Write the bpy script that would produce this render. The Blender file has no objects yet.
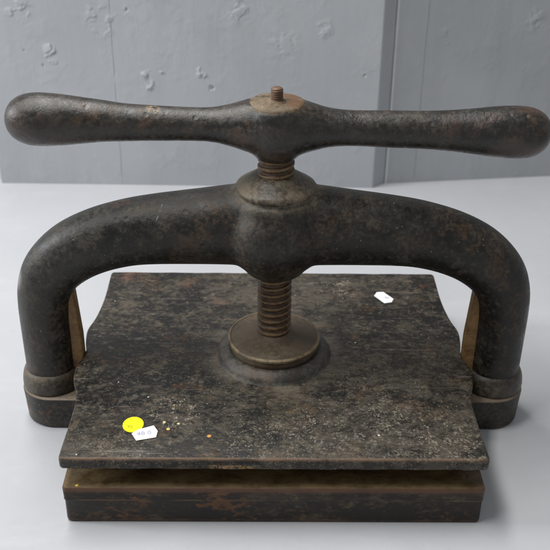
import bpy, bmesh, math, random
from math import sin, cos, pi, sqrt, atan2, radians, exp
from mathutils import Vector, Matrix
random.seed(7)
scn = bpy.context.scene
C = scn.collection

# ------------------------------------------------------------------ node helpers
class NT:
    def __init__(s, name):
        s.m = bpy.data.materials.new(name); s.m.use_nodes = True
        s.t = s.m.node_tree; s.t.nodes.clear(); s.cache = {}
        s.out = s.t.nodes.new('ShaderNodeOutputMaterial')
        s.b = s.t.nodes.new('ShaderNodeBsdfPrincipled')
        s.t.links.new(s.b.outputs[0], s.out.inputs[0])
        s.co = s.t.nodes.new('ShaderNodeTexCoord').outputs['Object']
        sp = s.t.nodes.new('ShaderNodeSeparateXYZ'); s.t.links.new(s.co, sp.inputs[0])
        s.x, s.y, s.z = sp.outputs
    def put(s, sock, v):
        if isinstance(v, bpy.types.NodeSocket): s.t.links.new(v, sock)
        elif isinstance(v, (tuple, list)) and len(v) == 3 and sock.type == 'RGBA': sock.default_value = (*v, 1)
        else: sock.default_value = v
    def math(s, op, a, b=0.0, c=None, clamp=False):
        n = s.t.nodes.new('ShaderNodeMath'); n.operation = op; n.use_clamp = clamp
        s.put(n.inputs[0], a); s.put(n.inputs[1], b)
        if c is not None: s.put(n.inputs[2], c)
        return n.outputs[0]
    def scaled(s, v):
        n = s.t.nodes.new('ShaderNodeMapping'); s.put(n.inputs['Vector'], s.co); n.inputs['Scale'].default_value = v
        return n.outputs[0]
    def noise(s, scale, detail=5, rough=.55, dist=0, vec=None):
        key = (scale, detail, rough, dist, vec)
        if key in s.cache: return s.cache[key]
        n = s.t.nodes.new('ShaderNodeTexNoise'); s.put(n.inputs['Vector'], vec or s.co)
        n.inputs['Scale'].default_value = scale; n.inputs['Detail'].default_value = detail
        n.inputs['Roughness'].default_value = rough; n.inputs['Distortion'].default_value = dist
        s.cache[key] = n.outputs['Fac']; return n.outputs['Fac']
    def vor(s, scale, vec=None, feature='F1'):
        n = s.t.nodes.new('ShaderNodeTexVoronoi'); s.put(n.inputs['Vector'], vec or s.co); n.feature = feature
        n.inputs['Scale'].default_value = scale
        return n.outputs['Distance'], n.outputs['Color']
    def ramp(s, v, a, b, lo=0.0, hi=1.0):
        n = s.t.nodes.new('ShaderNodeMapRange'); n.interpolation_type = 'SMOOTHSTEP'
        s.put(n.inputs['Value'], v); n.inputs['From Min'].default_value = a; n.inputs['From Max'].default_value = b
        n.inputs['To Min'].default_value = lo; n.inputs['To Max'].default_value = hi
        return n.outputs[0]
    def mix(s, f, a, b):
        n = s.t.nodes.new('ShaderNodeMix'); n.data_type = 'RGBA'
        s.put(n.inputs[0], f); s.put(n.inputs[6], a); s.put(n.inputs[7], b)
        return n.outputs[2]
    def mul(s, a, b): return s.math('MULTIPLY', a, b)
    def add(s, a, b): return s.math('ADD', a, b)
    def near(s, p, r, soft=.5, wob=0.0):
        """1 inside a blob of radius r round point p, soft edge, wobbly outline"""
        n = s.t.nodes.new('ShaderNodeVectorMath'); n.operation = 'DISTANCE'
        s.put(n.inputs[0], s.co); n.inputs[1].default_value = p
        d = n.outputs['Value']
        if wob: d = s.add(d, s.mul(s.math('SUBTRACT', s.noise(60, 4), .5), wob))
        return s.ramp(d, r*(1-soft), r*(1+soft), 1, 0)
    def bump(s, h, dist, strength=1.0, prev=None):
        n = s.t.nodes.new('ShaderNodeBump'); s.put(n.inputs['Height'], h)
        n.inputs['Distance'].default_value = dist; n.inputs['Strength'].default_value = strength
        if prev is not None: s.put(n.inputs['Normal'], prev)
        return n.outputs[0]
    def finish(s, col, rough, normal=None, spec=.5, metal=0.0):
        s.put(s.b.inputs['Base Color'], col); s.put(s.b.inputs['Roughness'], rough)
        s.put(s.b.inputs['Metallic'], metal)
        s.b.inputs['Specular IOR Level'].default_value = spec
        if normal is not None: s.put(s.b.inputs['Normal'], normal)
        return s.m

DARK = (.0070, .0064, .0052); GREY = (.027, .0235, .0175); RUST = (.060, .031, .013); TAN = (.165, .122, .070); DUST = (.110, .092, .064)

def iron(name, dust=.5, rust=.4, specks=.3, vec_scale=None, dark=DARK, grey=GREY, extra=None, rough=(.26, .55), tan=.25, fine=1.0, spec=.42):
    m = NT(name)
    vec = m.scaled(vec_scale) if vec_scale else m.co
    big = m.noise(9, 5, .6, .4, vec)
    med = m.noise(42, 9, .72, .2, vec)
    fin = m.noise(230, 4, .65, 0, vec)
    mf = m.add(m.mul(med, .6), m.mul(fin, .4))
    col = m.mix(m.ramp(m.add(m.mul(big, .35), m.mul(mf, .65)), .44, .57), dark, grey)
    # dust film lying in mottled, crisp-edged patches
    col = m.mix(m.mul(m.ramp(mf, .515, .60), dust), col, DUST)
    r_ = m.noise(24, 8, .75, .3, vec)
    col = m.mix(m.mul(m.ramp(m.add(m.mul(r_, .75), m.mul(fin, .25)), .53, .60), rust), col, m.mix(fin, RUST, (.15, .07, .028)))
    t_ = m.noise(16, 9, .78, .5, m.scaled((1, 1.2, 1.2)))
    col = m.mix(m.mul(m.ramp(t_, .575, .64), tan), col, TAN)
    # paint chips and grit
    cl = m.ramp(m.noise(11, 3), .42, .60)
    d, rc = m.vor(300)
    d = m.add(d, m.mul(m.math('SUBTRACT', fin, .5), .7))
    col = m.mix(m.mul(m.ramp(d, .12, .26, 1, 0), m.mul(m.ramp(rc, .80, .84), m.mul(cl, specks))), col, (.46, .42, .35))
    if name.startswith('brown_disc'):
        rr = m.math('SQRT', m.add(m.mul(m.x, m.x), m.mul(m.y, m.y)))
        edge = m.mul(m.ramp(rr, .0462, .0476), m.ramp(m.z, .0945, .0965))
        col = m.mix(m.mul(edge, m.ramp(med, .38, .60, .05, .9)), col, (.29, .22, .125))
    if extra: col = extra(m, col, med, fin)
    rg = m.ramp(mf, .40, .60, *rough)
    n1 = m.bump(big, .0016, .5)
    d, rc = m.vor(95)
    pits = m.mul(m.ramp(d, .08, .32, 1, 0), m.ramp(rc, .62, .7))
    h = m.add(m.mul(med, 1.6), m.mul(fin, .55))
    n3 = m.bump(m.math('SUBTRACT', h, m.mul(pits, .5)), .0009*fine, .8, n1)
    return m.finish(col, rg, n3, spec)

# dabs on the platen: (position, radius, colour)
ZT = .0775
def platen_extra(m, col, med, fin):
    fine = m.noise(260, 4, .7)
    st = m.noise(70, 8, .78, .3, m.scaled((.7, 1.1, 1)))
    lo = m.noise(7, 4, .6)
    pat = m.add(m.mul(st, .72), m.mul(lo, .28))
    col = m.mix(m.mul(m.ramp(pat, .485, .585), .72), col, m.mix(fin, (.038, .032, .025), (.125, .104, .079)))
    col = m.mix(m.mul(m.ramp(m.noise(160, 6, .75, 0, m.scaled((.8, 1.1, 1))), .56, .63), .50), col, (.165, .138, .100))
    sc = m.ramp(m.noise(90, 5, .7, .2, m.scaled((.12, 2.4, 1))), .62, .66)
    col = m.mix(m.mul(sc, .35), col, (.22, .20, .17))
    gr = m.mul(m.ramp(m.noise(620, 2, .5), .68, .715), m.ramp(m.y, .10, -.08, .1, .8))
    col = m.mix(gr, col, (.42, .38, .31))
    # denser chips in the clusters that the plate carries
    for (p, r, am) in (((-.10, -.105, ZT), .022, 1), ((-.02, -.150, ZT), .030, .55), ((.04, -.135, ZT), .035, .55),
                       ((.125, -.13, ZT), .045, .6), ((.18, -.15, ZT), .03, .5), ((.085, .137, ZT), .018, .7), ((.09, -.07, ZT), .04, .3),
                       ((-.15, -.16, ZT), .03, .3)):
        area = m.near(p, r, .6, .02)
        chip = m.mul(m.ramp(m.noise(470, 4, .7), .525, .575), m.ramp(m.noise(95, 4, .7), .475, .54))
        col = m.mix(m.mul(m.mul(area, chip), 0.8*am), col, m.mix(fine, (.20, .17, .13), (.62, .55, .44)))
    # ochre patch in front of the screw and others
    for (p, r, c, a) in (((-.0, -.065, ZT), .012, (.17, .125, .085), .6), ((-.032, .05, ZT), .014, (.15, .10, .06), .6),
                    ((.02, -.072, ZT), .012, (.15, .115, .08), .5),
                    ((-.165, .09, ZT), .016, (.14, .11, .08), .5), ((.13, -.09, ZT), .010, (.16, .10, .07), .5),
                    ((-.06, .10, ZT), .012, (.17, .10, .07), .5), ((-.10, .145, ZT), .010, (.18, .10, .06), .5), ((-.17, .165, ZT), .012, (.20, .09, .06), .5)):
        col = m.mix(m.mul(m.mul(m.near(p, r, .8, .03), m.ramp(st, .40, .56)), a), col, tuple(v*.8 for v in c))
    # round mark of the clamping disc, dusty halo
    rr = m.math('SQRT', m.add(m.mul(m.x, m.x), m.mul(m.y, m.y)))
    halo = m.mul(m.ramp(rr, .058, .085, 1, 0), m.ramp(med, .35, .6))
    col = m.mix(m.mul(halo, .7), col, (.17, .145, .11))
    for (p, r, c) in (((-.0624, -.1405, ZT), .0022, (.75, .36, .10)), ((-.1024, -.1303, ZT), .0020, (.80, .62, .18)),
                      ((-.1839, -.168, ZT), .0012, (.8, .8, .78)), ((-.0606, -.1738, ZT), .0018, (.8, .42, .05)),
                      ((-.1855, .1042, ZT), .0013, (.8, .8, .8)), ((-.127, -.08, ZT), .0013, (.7, .7, .66)),
                      ((-.16, -.055, ZT), .0013, (.8, .8, .8)), ((-.10, -.093, ZT), .0016, (.6, .4, .2)),
                      ((.06, -.10, ZT), .0012, (.7, .7, .7)), ((-.125, -.168, ZT), .0012, (.7, .68, .6)),
                      ((-.107, -.12, ZT), .0017, (.7, .6, .3)), ((-.093, -.122, ZT), .0017, (.72, .62, .35)),
                      ((.1, -.1385, ZT), .0012, (.7, .7, .7)), ((.09, .02, ZT), .0011, (.7, .7, .7))):
        col = m.mix(m.near(p, r*.75, .35, .005), col, tuple(v*.85 for v in c))
    # worn front arris and rusty plate edge
    ed = m.mul(m.ramp(m.z, ZT-.0035, ZT-.0005), m.ramp(m.y, -.1705, -.1725))
    col = m.mix(m.mul(ed, m.ramp(med, .3, .6, .3, .9)), col, (.15, .095, .06))
    lo = m.mul(m.ramp(m.z, ZT-.010, ZT-.013), m.ramp(med, .45, .6))
    col = m.mix(m.mul(lo, .6), col, (.14, .06, .025))
    # flaked streak in the middle of the front edge
    fl = m.mul(m.mul(m.ramp(m.math('ABSOLUTE', m.add(m.x, .040)), .018, .022, 1, 0), m.ramp(m.z, ZT-.006, ZT-.008)), m.ramp(fine, .45, .55))
    fl = m.mul(fl, m.ramp(m.y, -.168, -.172))
    return m.mix(m.mul(fl, .8), col, (.34, .20, .08))

def base_extra(m, col, med, fin):
    top = m.ramp(m.z, .0365, .0415)
    col = m.mix(m.mul(top, m.ramp(med, .3, .6, .45, .9)), col, (.115, .058, .032))
    up = m.ramp(m.z, .0434, .0437)
    col = m.mix(m.mul(up, .85), col, m.mix(m.ramp(med, .35, .65), (.065, .043, .018), (.17, .12, .055)))
    bot = m.mul(m.ramp(m.z, .006, .002), m.ramp(med, .35, .6))
    col = m.mix(m.mul(bot, .6), col, (.11, .06, .035))
    ln = m.mul(m.ramp(m.math('ABSOLUTE', m.math('SUBTRACT', m.z, .0285)), .0004, .0014, 1, 0), m.ramp(m.noise(25, 4), .4, .6))
    col = m.mix(m.mul(ln, .6), col, (.13, .085, .04))
    for (p, r, c) in (((-.1860, -.1725, .0430), .0017, (.75, .50, .04)),):
        col = m.mix(m.near(p, r, .35, .001), col, c)
    return col

def foot_extra(m, col, med, fin):
    up = m.ramp(m.z, .0375, .0397)
    return m.mix(m.mul(up, .8), col, m.mix(med, (.12, .085, .055), (.30, .235, .165)))

def arch_extra(m, col, med, fin):
    # dusty shoulder around the screw, rubbed ridge
    rr = m.math('SQRT', m.add(m.mul(m.x, m.x), m.mul(m.y, m.y)))
    sh = m.mul(m.ramp(rr, .034, .055, 1, 0), m.ramp(m.z, .255, .275))
    col = m.mix(m.mul(sh, m.ramp(m.add(m.mul(med, .6), m.mul(fin, .4)), .42, .58, .25, .95)), col, (.17, .138, .095))
    for (p, r, c) in (((-.264, -.006, .172), .011, (.24, .23, .21)), ((.066, -.03, .262), .0014, (.8, .8, .8)), ((.10, -.035, .232), .0016, (.75, .75, .72)),
                      ((-.04, -.05, .235), .003, (.42, .36, .28)), ((.118, -.03, .245), .0013, (.7, .7, .7)), ((-.157, -.033, .20), .0013, (.6, .6, .6)),
                      ((.052, -.035, .255), .0014, (.75, .75, .75)), ((-.012, -.052, .215), .0015, (.3, .3, .2)), ((.03, -.05, .236), .0012, (.5, .5, .5))):
        col = m.mix(m.mul(m.near(p, r, .5, .006 if r > .002 else .001), .8), col, c)
    # scratch
    a = m.math('ABSOLUTE', m.math('SUBTRACT', m.add(m.x, .112), m.mul(m.math('SUBTRACT', m.z, .2570), .45)))
    sc = m.mul(m.ramp(a, .0001, .0007, 1, 0), m.mul(m.ramp(m.z, .248, .250), m.ramp(m.z, .262, .260)))
    return m.mix(m.mul(m.mul(sc, m.ramp(fin, .4, .55)), .45), col, (.36, .36, .35))

def handle_extra(m, col, med, fin):
    w = m.noise(20, 6, .7, .5, m.scaled((.5, 1, 1)))
    col = m.mix(m.mul(m.ramp(w, .50, .66), .5), col, (.075, .040, .028))
    ch = m.near((-.115, -.006, .3530), .0065, .6, .016)
    col = m.mix(m.mul(m.mul(ch, .75), m.ramp(fin, .46, .54)), col, (.36, .26, .15))
    return col

def plain(name, col, rough, bump_sc=None, bd=.0003, metal=0.0):
    m = NT(name)
    n = m.noise(40, 5)
    c = m.mix(m.ramp(n, .35, .65), tuple(v*.9 for v in col), tuple(min(1, v*1.06) for v in col))
    nb = m.bump(m.noise(bump_sc, 4), bd, .6) if bump_sc else None
    return m.finish(c, rough, nb, .5, metal)

M = {}
M['arch'] = iron('worn_black_iron', .28, .30, .30, extra=arch_extra, tan=.12)
M['handle'] = iron('rubbed_black_iron', .16, .30, .2, extra=handle_extra, spec=.6, rough=(.22, .46), tan=.15)
M['platen'] = iron('chipped_black_plate', .4, .35, .8, (.85, 1.05, 1), grey=(.028, .024, .018), extra=platen_extra, spec=.30, rough=(.34, .66), tan=.35, dark=(.0085, .008, .0075))
M['base'] = iron('rusty_black_base', .35, 1.0, .25, (.6, 1, 1.1), extra=base_extra, spec=.3, tan=.45, dark=(.014, .0105, .008), grey=(.05, .036, .024))
M['foot'] = iron('dusty_foot_iron', .35, .7, .3, extra=foot_extra, tan=.35)
M['collar'] = iron('dusty_collar_iron', .9, .55, .4, dark=(.025, .021, .016), grey=(.075, .060, .042), tan=.6)
M['disc'] = iron('brown_disc_iron', .6, .35, .3, dark=(.080, .058, .036), grey=(.14, .105, .068), tan=.6, rough=(.4, .65))
M['ring'] = iron('steel_ring', .8, .3, .5, dark=(.040, .036, .031), grey=(.105, .097, .085), tan=.7, rough=(.35, .6))
M['rib'] = iron('rusty_guide', .3, 1.0, .1, dark=(.15, .078, .022), grey=(.27, .155, .055), tan=.4)
M['dish'] = iron('rusty_cap_face', .9, .9, .8, dark=(.05, .034, .021), grey=(.19, .14, .088), tan=.75, rough=(.5, .8))

def screw_mat():
    m = NT('rusty_screw')
    med = m.noise(60, 7, .65); fin = m.noise(240, 4)
    rr = m.math('SQRT', m.add(m.mul(m.x, m.x), m.mul(m.y, m.y)))
    col = m.mix(m.ramp(med, .38, .65), (.040, .021, .010), (.11, .062, .028))
    col = m.mix(m.mul(m.ramp(rr, .0170, .0178), m.ramp(fin, .3, .6, .3, .9)), col, (.20, .125, .062))
    return m.finish(col, m.ramp(med, .4, .6, .34, .55), m.bump(med, .0006, .8), .5, .15)
M['screw'] = screw_mat()

# ------------------------------------------------------------------ mesh helpers
def obj(name, bm, mats, parent=None, smooth=True, angle=40):
    me = bpy.data.meshes.new(name)
    bmesh.ops.recalc_face_normals(bm, faces=bm.faces)
    bm.to_mesh(me); bm.free()
    for mt in (mats if isinstance(mats, list) else [mats]): me.materials.append(mt)
    if smooth:
        me.shade_smooth()
        if angle: me.set_sharp_from_angle(angle=radians(angle))
    o = bpy.data.objects.new(name, me); C.objects.link(o)
    if parent: o.parent = parent
    return o

def rings(bm, rows, close=True, caps=True, mat=0):
    vs = [[bm.verts.new(p) for p in r] for r in rows]
    n = len(vs[0])
    for i in range(len(vs)-1):
        for j in range(n if close else n-1):
            k = (j+1) % n
            f = bm.faces.new((vs[i][j], vs[i][k], vs[i+1][k], vs[i+1][j])); f.material_index = mat
    if caps:
        bm.faces.new(vs[0][::-1]).material_index = mat; bm.faces.new(vs[-1]).material_index = mat
    return vs

def lathe(bm, prof, cx=0, cy=0, n=72, caps=True, mat=0, wob=0.0):
    rows = []
    for (r, z) in prof:
        rows.append([(cx+r*(1+wob*sin(3*t+1)+wob*.6*sin(7*t))*cos(t), cy+r*(1+wob*sin(3*t+1))*sin(t), z) for t in [2*pi*j/n for j in range(n)]])
    rings(bm, rows, True, caps, mat)

def catmull(pts, sub):
    out = []
    P = [pts[0]]+list(pts)+[pts[-1]]
    for i in range(1, len(P)-2):
        for k in range(sub):
            t = k/sub
            out.append(tuple(.5*((2*b)+(-a+c)*t+(2*a-5*b+4*c-d)*t*t+(-a+3*b-3*c+d)*t**3) for a, b, c, d in zip(P[i-1], P[i], P[i+1], P[i+2])))
    out.append(tuple(pts[-1]))
    return out

def sweep_xz(bm, pts, n=40, power=1.0):
    """pts: (x, z, in-plane radius, y radius); closed tube in the y=0 plane"""
    rows = []
    for i, (x, z, b, a) in enumerate(pts):
        p, q = pts[max(0, i-1)], pts[min(len(pts)-1, i+1)]
        t = Vector((q[0]-p[0], 0, q[1]-p[1])).normalized()
        nrm = Vector((-t.z, 0, t.x))
        row = []
        for j in range(n):
            u = 2*pi*j/n
            cu, su = cos(u), sin(u)
            cu = math.copysign(abs(cu)**power, cu); su = math.copysign(abs(su)**power, su)
            row.append(Vector((x, 0, z)) + nrm*(b*cu) + Vector((0, 1, 0))*(a*su))
        rows.append(row)
    rings(bm, rows)

def fuse(bm, voxel, smooth_it):
    """weld overlapping closed shells into one skin with soft fillets"""
    me = bpy.data.meshes.new('tmp'); bmesh.ops.recalc_face_normals(bm, faces=bm.faces); bm.to_mesh(me); bm.free()
    o = bpy.data.objects.new('tmp', me); C.objects.link(o)
    r = o.modifiers.new('r', 'REMESH'); r.mode = 'VOXEL'; r.voxel_size = voxel
    s = o.modifiers.new('s', 'SMOOTH'); s.factor = .5; s.iterations = smooth_it
    dg = bpy.context.evaluated_depsgraph_get(); dg.update()
    ev = o.evaluated_get(dg); nm = bpy.data.meshes.new_from_object(ev)
    out = bmesh.new(); out.from_mesh(nm)
    bpy.data.objects.remove(o); bpy.data.meshes.remove(me); bpy.data.meshes.remove(nm)
    return out

def rounded(x0, x1, y0, y1, r, n=6):
    pts = []
    for cx, cy, a0 in ((x1-r, y1-r, 0), (x0+r, y1-r, 90), (x0+r, y0+r, 180), (x1-r, y0+r, 270)):
        for k in range(n+1):
            a = radians(a0+90*k/n); pts.append((cx+r*cos(a), cy+r*sin(a)))
    return pts

def part(o, label=None):
    if label: o['label'] = label
    return o

# ------------------------------------------------------------------ the press
press = bpy.data.objects.new('book_press', None); C.objects.link(press)
press['label'] = 'black cast iron book press with arched frame and T handle on the white floor'
press['category'] = 'book press'

# base block
bm = bmesh.new()
prof = [(0, .0022), (.0012, .0014), (.004, .0010), (.0270, .0010), (.0285, .0002), (.0300, .0004), (.0415, 0), (.0432, .0006), (.0438, .0018), (.0438, .05)]
rows = []
for z, ins in prof:
    rows.append([(x, y, z) for x, y in rounded(-.1998+ins, .1998-ins, -.1762+ins, .1738-ins, .004)])
rings(bm, rows)
base = obj('base', bm, M['base'], press)
for s in (-1, 1):
    bm = bmesh.new(); rows = []
    for z, r in [(0, .0325), (.002, .0342), (.018, .0352), (.0185, .0350), (.036, .0362), (.0388, .0356), (.0400, .0338)]:
        ring = [(.1985, r), ]
        ring += [(.2375+r*cos(a), r*sin(a)) for a in [pi/2-pi*k/28 for k in range(29)]]
        ring += [(.1985, -r)]
        rows.append([(s*x, y, z) for x, y in ring])
    rings(bm, rows)
    obj('foot', bm, M['foot'], base)

# arch frame
ctr = [(0, .2345, .0440, .034), (.035, .2325, .0425, .034), (.070, .2303, .0395, .034), (.120, .2265, .0362, .0325), (.150, .2220, .0345, .031),
       (.180, .2130, .0335, .030), (.2060, .1995, .0325, .0290), (.2270, .1800, .0305, .028), (.2370, .1600, .0285, .0275), (.2405, .1380, .0272, .027),
       (.2410, .1000, .0268, .0268), (.2408, .048, .0266, .0266)]
full = [(-x, z, b, a) for x, z, b, a in ctr[:0:-1]] + ctr
bm = bmesh.new()
sweep_xz(bm, catmull(full, 5), 44, .97)
prof = []
for k in range(25):
    t = -pi/2+pi*k/24
    prof.append((max(.0005, .0535*cos(t)), .2275+.0500*sin(t)))
lathe(bm, prof)
lathe(bm, [(.020, .1775), (.030, .182), (.041, .2), (.0430, .2600), (.0415, .2665), (.036, .2700)], n=60)
bm = fuse(bm, .0021, 30)
# soft raised shoulder where the screw enters
lathe(bm, [(.028, .255), (.0355, .264), (.0360, .2690), (.0392, .2722), (.0398, .2748), (.0380, .2776), (.0330, .2808), (.0280, .2838), (.0240, .2866), (.0205, .2885), (.017, .2890), (.008, .289)], n=84, wob=.012)
bm = fuse(bm, .0014, 3)
arch = obj('arch_frame', bm, M['arch'], press, angle=60)
for s in (-1, 1):
    bm = bmesh.new()
    lathe(bm, [(.0295, .039), (.0322, .0412), (.0328, .0455), (.0322, .0510), (.0312, .0555), (.0298, .0590), (.0278, .0612), (.0258, .0625)], cx=s*.2405, n=56, wob=.006)
    obj('collar', bm, M['collar'], arch)
    bm = bmesh.new()
    rows = [[(s*x, y, z) for x, y in rounded(.2040, .2300, -.0075, .0075, .002, 3)] for z in (.0435, .10, .178)]
    rows[2] = [(s*x, y, z) for x, y, z in [(x+.005 if x < .21 else x, y, .178) for x, y in rounded(.2040, .2300, -.0075, .0075, .002, 3)]]
    rings(bm, rows)
    part(obj('guide_rib', bm, M['rib'], arch), 'rusty brown guide rib down the inner side of the leg')

# platen
side = [(.1995, .1738), (.1993, .150), (.1990, .125), (.1995, .105), (.2010, .085), (.2035, .066), (.2072, .050), (.2082, .040), (.2074, .028), (.2058, .017), (.2040, .0082),
        (.2035, .0060), (.2035, -.0060), (.2044, -.0100), (.2072, -.020), (.2088, -.030), (.2086, -.042), (.2062, -.055), (.2015, -.070), (.1992, -.088), (.1990, -.110), (.1997, -.140), (.2004, -.160), (.2006, -.1738)]
def densify(l):
    o = []
    seg = []
    for p in l: seg.append(p)
    a, b, c = seg[:10], seg[10:12], seg[12:]
    return catmull(a, 4)+b+catmull(c, 4)
def r_corner(pts, r=.0045):
    # shorten the ends of the side so the corner can be rounded
    return [p for p in pts if abs(p[1]) <= .1738-r]
right = r_corner(densify(side))
def corner(cx, cy, a0):
    return [(cx+.0045*cos(radians(a0+d)), cy+.0045*sin(radians(a0+d))) for d in (0, -22.5, -45, -67.5, -90)]
outline = []
outline += [(-.188+.376*k/40, .1738+.0003*sin(k*1.1)+.0004*random.random()) for k in range(41)] + corner(.1949, .1693, 90) + right + corner(.1960, -.1693, 0)
outline += [(.192-.384*k/60, -.1738-.0003*sin(k*.9)-.00035*random.random()) for k in range(61)] + corner(-.1960, -.1693, -90) + [(-x, y) for x, y in right[::-1]]
outline += corner(-.1949, .1693, 180)
out2 = []
for p in outline:
    if not out2 or (abs(p[0]-out2[-1][0])+abs(p[1]-out2[-1][1])) > 2e-4: out2.append(p)
outline = out2[1:]
SG = -1
def inset(pts, d):
    n = len(pts); o = []
    for i in range(n):
        p, q = Vector(pts[i-1]), Vector(pts[(i+1) % n]); t = (q-p).normalized()
        o.append((pts[i][0]+t.y*-d*SG, pts[i][1]+t.x*d*SG))
    return o
bm = bmesh.new(); rows = []
for z, ins in [(.0645, .0022), (.0652, .0008), (.0665, .0002), (.0745, 0), (.0762, .0004), (.0771, .0012), (.0775, .0024)]:
    rows.append([(x, y, z) for x, y in inset(outline, ins)])
rings(bm, rows)
platen = obj('platen', bm, M['platen'], press, angle=50)
bm = bmesh.new()
lathe(bm, [(.0622, .0772), (.0606, .0786), (.0598, .0812), (.0585, .0836), (.0560, .0862), (.0530, .0882), (.0500, .0890), (.0470, .0886), (.010, .0886)], n=96, wob=.004)
part(obj('socket_ring', bm, M['ring'], platen), 'grey bevelled ring around the foot of the screw')

# clamping disc on the screw's foot
bm = bmesh.new()
lathe(bm, [(.040, .0884), (.0472, .0888), (.0480, .0905), (.0480, .0935), (.0466, .0945), (.0466, .0955), (.0488, .0962), (.0492, .0975), (.0492, .0990), (.0482, .1002),
           (.0468, .1006), (.0458, .1000), (.0444, .1004), (.034, .1022), (.026, .1034), (.0205, .1052), (.0172, .1082)], n=96, wob=.002)
disc = obj('clamping_disc', bm, M['disc'], press, angle=35)

# screw with a square helical thread
def thread(bm, r0, r1, pitch, z0, z1, n=56, per=10, taper=0.0):
    rows = []; k = int((z1-z0)/pitch*per)
    for i in range(k+1):
        z = z0+(z1-z0)*i/k; row = []
        for j in range(n):
            f = ((z/pitch) - j/n) % 1.0
            w = 1/(1+exp(-(f-.22)/.035)) * (1/(1+exp((f-.72)/.035)))
            row.append(((r0+(r1-r0)*w)*cos(2*pi*j/n), (r0+(r1-r0)*w)*sin(2*pi*j/n), z))
        rows.append(row)
    rings(bm, rows)
bm = bmesh.new()
thread(bm, .0156, .0181, .0078, .104, .312)
screw = obj('screw', bm, M['screw'], press, angle=60)

# handle bar
hp = [(-.2556, .0030), (-.2545, .0080), (-.2515, .0135), (-.2460, .0188), (-.2370, .0226), (-.2260, .0242), (-.2120, .0239), (-.1980, .0227), (-.1830, .0211), (-.1640, .0190), (-.1480, .0176), (-.125, .0164),
      (-.105, .0159), (-.080, .0160), (-.062, .0165), (-.046, .0195), (-.031, .0240), (-.016, .0280), (0, .0290), (.016, .0280), (.031, .0240), (.046, .0197), (.062, .0175), (.080, .0171), (.105, .0170), (.139, .0174), (.165, .0188), (.188, .0209), (.205, .0229), (.222, .0241), (.234, .0240),
      (.2440, .0224), (.2520, .0187), (.2575, .0135), (.2602, .0080), (.2612, .0030)]
bm = bmesh.new()
def hz(x): return .3368 - .0182*x + (.0008 if x < -.15 else 0)
sweep_xz(bm, catmull([(x, hz(x), r*(1.05 if abs(x) > .1 else 1), r) for x, r in hp], 4), 40)
lathe(bm, [(.0175, .3045), (.0200, .3065), (.0250, .3130), (.0295, .3220), (.0318, .3330), (.0318, .3440), (.0300, .3530), (.0278, .3585), (.0255, .3600), (.02, .3600), (.005, .3600)], n=64)
bm = fuse(bm, .0019, 16)
for v in bm.verts:                      # the hub is faced off flat round the stud
    if v.co.z > .3606 and abs(v.co.x) < .04: v.co.z = .3606
lathe(bm, [(.0268, .3580), (.0262, .3604), (.0250, .3614), (.0225, .3622), (.0190, .3624), (.0110, .3622), (.0080, .3628), (.0064, .3634)], n=64, mat=1, wob=.012)
handle = obj('handle', bm, [M['handle'], M['dish']], press, angle=60)
bm = bmesh.new()
thread(bm, .0050, .0059, .0021, .3590, .3735, n=40)
lathe(bm, [(.0053, .3734), (.0050, .3744), (.0040, .3750), (.0015, .3751)], n=32)
part(obj('threaded_stud', bm, plain('rusty_stud', (.13, .075, .045), .5, 300, .0005, .2), handle), 'rusty threaded stud on top of the handle hub')

# ------------------------------------------------------------------ stickers (stuck to the platen)
def text_mesh(s, size, loc, rot, mirror=False):
    cu = bpy.data.curves.new('t', 'FONT'); cu.body = s; cu.size = size; cu.align_x = 'CENTER'; cu.align_y = 'CENTER'
    o = bpy.data.objects.new('t', cu); C.objects.link(o)
    bpy.context.view_layer.update()
    me = bpy.data.meshes.new_from_object(o.evaluated_get(bpy.context.evaluated_depsgraph_get()))
    me.transform(Matrix.Translation(loc) @ Matrix.Rotation(rot, 4, 'Z'))
    bpy.data.objects.remove(o); bpy.data.curves.remove(cu)
    return me
def sticker(name, pts, z, mat, ink, words, size, loc, rot, label, lift=0.0):
    bm = bmesh.new()
    rings(bm, [[(x, y, z) for x, y in pts], [(x, y, z+.00035) for x, y in pts]])
    me = text_mesh(words, size, (loc[0], loc[1], z+.00050), rot)
    k = len(bm.faces); bm.from_mesh(me)
    for i, f in enumerate(bm.faces):
        if i >= k: f.material_index = 1
    bm2 = bm
    me2 = bpy.data.meshes.new(name); bm2.to_mesh(me2); bm2.free(); me2.materials.append(mat); me2.materials.append(ink)
    o = bpy.data.objects.new(name, me2); C.objects.link(o); o.parent = platen; o['label'] = label
    return o
paper = plain('white_paper', (.86, .86, .88), .6); ink = plain('grey_ink', (.38, .39, .50), .7)
yel = plain('yellow_paper', (.86, .82, .0), .55); ink2 = plain('olive_ink', (.45, .43, .0), .7)
cir = [(-.1367+.0100*cos(2*pi*k/40), -.1243+.0122*sin(2*pi*k/40)) for k in range(40)]
cir = [(-.1366+.0101*cos(2*pi*k/40), -.1243+.0118*sin(2*pi*k/40)) for k in range(40)]
sticker('price_dot', cir, .07765, yel, ink2, 'KJ', .0054, (-.1392, -.1275), .1, 'round yellow sticker near the front left corner')
tag = [(-.1363, -.1385), (-.1312, -.1325), (-.1165, -.1262), (-.1118, -.1345), (-.1126, -.1438), (-.1308, -.1488)]
sticker('price_tag', tag, .07815, paper, ink, '48 0', .0078, (-.1245, -.1382), .18, 'white six-sided price tag touching the yellow sticker')
tag2 = [(.1202, .1192), (.1243, .1274), (.1322, .1279), (.1426, .1120), (.1396, .1047), (.1309, .1024)]
sticker('price_tag', tag2, .07765, paper, ink, '48', .0062, (.1345, .1145), -.55, 'small white price tag alone towards the back right')

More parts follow.
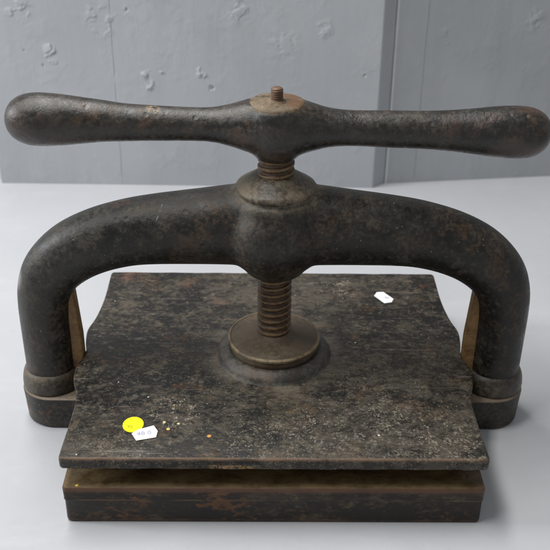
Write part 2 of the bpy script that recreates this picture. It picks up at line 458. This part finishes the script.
# ------------------------------------------------------------------ the setting
def floor_mat():
    m = NT('painted_floor')
    a = m.noise(3.2, 5); b = m.noise(60, 6, .6); c = m.noise(14, 6, .65, .4)
    col = m.mix(m.ramp(a, .35, .65), (.43, .438, .462), (.46, .468, .49))
    col = m.mix(m.mul(m.ramp(c, .60, .72), .25), col, (.40, .41, .44))
    col = m.mix(m.mul(m.ramp(b, .62, .72), .15), col, (.33, .33, .35))
    d, rc = m.vor(16)
    gsp = m.mul(m.ramp(m.add(d, m.mul(m.math('SUBTRACT', b, .5), .08)), .012, .028, 1, 0), m.ramp(rc, .78, .80))
    col = m.mix(m.mul(gsp, .55), col, (.16, .15, .14))
    sw = m.ramp(m.noise(5, 7, .7, 1.2, m.scaled((1, 3, 1))), .52, .66)
    col = m.mix(m.mul(sw, .22), col, (.54, .55, .57))
    n = m.bump(m.noise(22, 6, .6), .0012, .35); n = m.bump(b, .0004, .4, n)
    return m.finish(col, m.ramp(c, .4, .6, .34, .48), n, .4)
bm = bmesh.new()
g = [bm.verts.new(p) for p in ((-4, -3, 0), (4, -3, 0), (4, 4, 0), (-4, 4, 0))]; bm.faces.new(g)
fl = obj('floor', bm, floor_mat(), smooth=False); fl['kind'] = 'structure'

def wall_mat(name, c0, c1, dents, seams, pit=1.0):
    m = NT(name)
    a = m.noise(4, 5); f = m.noise(120, 5, .6); g_ = m.noise(24, 8, .62, .1)
    col = m.mix(m.ramp(a, .35, .65), c0, c1)
    col = m.mix(m.mul(m.ramp(g_, .62, .70), .22), col, tuple(v*1.12 for v in c1))
    d, rc = m.vor(38)
    pin = m.mul(m.ramp(d, .03, .055, 1, 0), m.ramp(rc, .80, .82))
    col = m.mix(m.mul(pin, .8*pit), col, (.10, .10, .11))
    h = m.mul(m.ramp(g_, .50, .68), .12)
    h = m.math('SUBTRACT', h, m.mul(pin, .8))
    for (p, r, s) in dents:
        sp = m.near(p, r, .7, .018)
        h = m.add(h, m.mul(m.mul(sp, m.ramp(m.noise(55, 2, .5), .44, .62)), .8*s))
        if s < 0: col = m.mix(m.mul(m.near(p, r*.6, .5, .006), .8), col, (.10, .10, .11))
    for (x0, w, s) in seams:
        ln = m.ramp(m.math('ABSOLUTE', m.add(m.math('SUBTRACT', m.x, x0), m.mul(m.math('SUBTRACT', m.noise(14, 5), .5), .004))), w*.3, w, 1, 0)
        ln = m.mul(ln, m.ramp(m.noise(30, 3), .32, .5))
        h = m.math('SUBTRACT', h, m.mul(ln, s))
        col = m.mix(m.mul(ln, .28), col, tuple(v*.65 for v in c0))
    br = m.noise(26, 5, .6, .2, m.scaled((1, 1, .12)))
    if 'darker' in name: col = m.mix(m.ramp(m.x, .1945, .1935), col, tuple(v*1.6 for v in c1))  # lit arris of the recess put into the colour as a paler strip
    col = m.mix(m.mul(m.ramp(br, .45, .65), .10), col, tuple(v*.7 for v in c0))
    col = m.mix(m.mul(m.ramp(m.noise(9, 7, .7), .55, .68), .16), col, tuple(v*.72 for v in c0))
    h = m.add(h, m.mul(br, .25))
    n = m.bump(h, .0030, .8); n = m.bump(f, .0004, .5, n)
    return m.finish(col, m.ramp(g_, .4, .6, .40, .55), n, .4)
dl = [((-.384, .60, .290), .016, 1), ((-.343, .60, .226), .009, 1.3), ((-.341, .60, .215), .008, 1.2), ((-.1955, .598, .188), .006, 1.5), ((-.1925, .598, .168), .006, 1.2),
      ((-.193, .598, .178), .005, 1.2), ((-.108, .597, .1926), .007, 1.5), ((-.172, .598, .1917), .004, 1.3), ((-.262, .599, .273), .020, .7), ((-.05, .596, .29), .016, .6), ((.08, .594, .262), .012, .6),
      ((.02, .594, .24), .02, .4), ((-.0944, .597, .1686), .0030, -1), ((-.3831, .60, .2253), .0022, -1), ((-.3563, .60, .202), .0022, -1),
      ((.1446, .5934, .1929), .0022, -1), ((.1137, .5938, .1877), .0022, -1), ((-.22, .598, .29), .0028, -1)]
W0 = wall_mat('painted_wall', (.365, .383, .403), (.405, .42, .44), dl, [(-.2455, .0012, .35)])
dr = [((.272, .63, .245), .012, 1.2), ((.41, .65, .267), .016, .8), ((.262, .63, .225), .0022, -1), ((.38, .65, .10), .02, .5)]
W1 = wall_mat('darker_recess_wall', (.325, .345, .36), (.37, .385, .405), dr, [(.2400, .0012, .25)], .6)  # recess panel, base colour set a little darker than the main wall
Hh = .62
def wall(name, pts, mat, th=.05):
    bm = bmesh.new()
    bot = [(x, y) for x, y in pts] + [(x, y+th) for x, y in pts[::-1]]
    rings(bm, [[(x, y, -.01) for x, y in bot], [(x, y, Hh) for x, y in bot]])
    o = obj(name, bm, mat, smooth=False); o['kind'] = 'structure'; return o
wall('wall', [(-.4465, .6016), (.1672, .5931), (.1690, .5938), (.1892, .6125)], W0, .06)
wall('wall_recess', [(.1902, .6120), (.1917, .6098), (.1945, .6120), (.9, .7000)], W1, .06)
wall('wall_side', [(-1.6, .630), (-.4480, .618)], plain('pale_wall', (.60, .61, .64), .5), .04)

# ------------------------------------------------------------------ light
def area(name, loc, target, sx, sy, power, col):
    l = bpy.data.lights.new(name, 'AREA'); l.shape = 'RECTANGLE'; l.size = sx; l.size_y = sy; l.energy = power; l.color = col
    o = bpy.data.objects.new(name, l); C.objects.link(o); o.location = loc
    d = Vector(target)-Vector(loc); o.rotation_euler = d.to_track_quat('-Z', 'Y').to_euler()
    return o
area('ceiling_lamp', (-.5, .12, 1.9), (0, 0, 0), 1.6, .30, 40, (1, .985, .955))
area('window_light', (-2.4, .0, 1.15), (0, .0, .1), .45, .9, 44, (.95, .975, 1))
w = bpy.data.worlds.new('World'); scn.world = w; w.use_nodes = True
bg = w.node_tree.nodes['Background']; bg.inputs[0].default_value = (.97, .985, 1, 1); bg.inputs[1].default_value = .34

# ------------------------------------------------------------------ camera
cam = bpy.data.cameras.new('camera'); co = bpy.data.objects.new('camera', cam); C.objects.link(co); scn.camera = co
P, Y, R = .5231, .0136, .0133
f = Vector((sin(Y)*cos(P), cos(Y)*cos(P), -sin(P))); rt = Vector((cos(Y), -sin(Y), 0)); up = rt.cross(f)
r2 = rt*cos(R)+up*sin(R); u2 = up*cos(R)-rt*sin(R)
mat = Matrix((r2, u2, -f)).transposed().to_4x4(); mat.translation = Vector((-.0113, -.8572, .6686))
co.matrix_world = mat
cam.sensor_width = 36; cam.lens = .9598*1000/550*36; cam.clip_start = .01; cam.clip_end = 100
cam.dof.use_dof = True; cam.dof.focus_distance = .93; cam.dof.aperture_fstop = 11
scn.render.engine = 'CYCLES'
scn.view_settings.view_transform = 'Standard'; scn.view_settings.look = 'None'; scn.view_settings.exposure = 0; scn.view_settings.gamma = 1
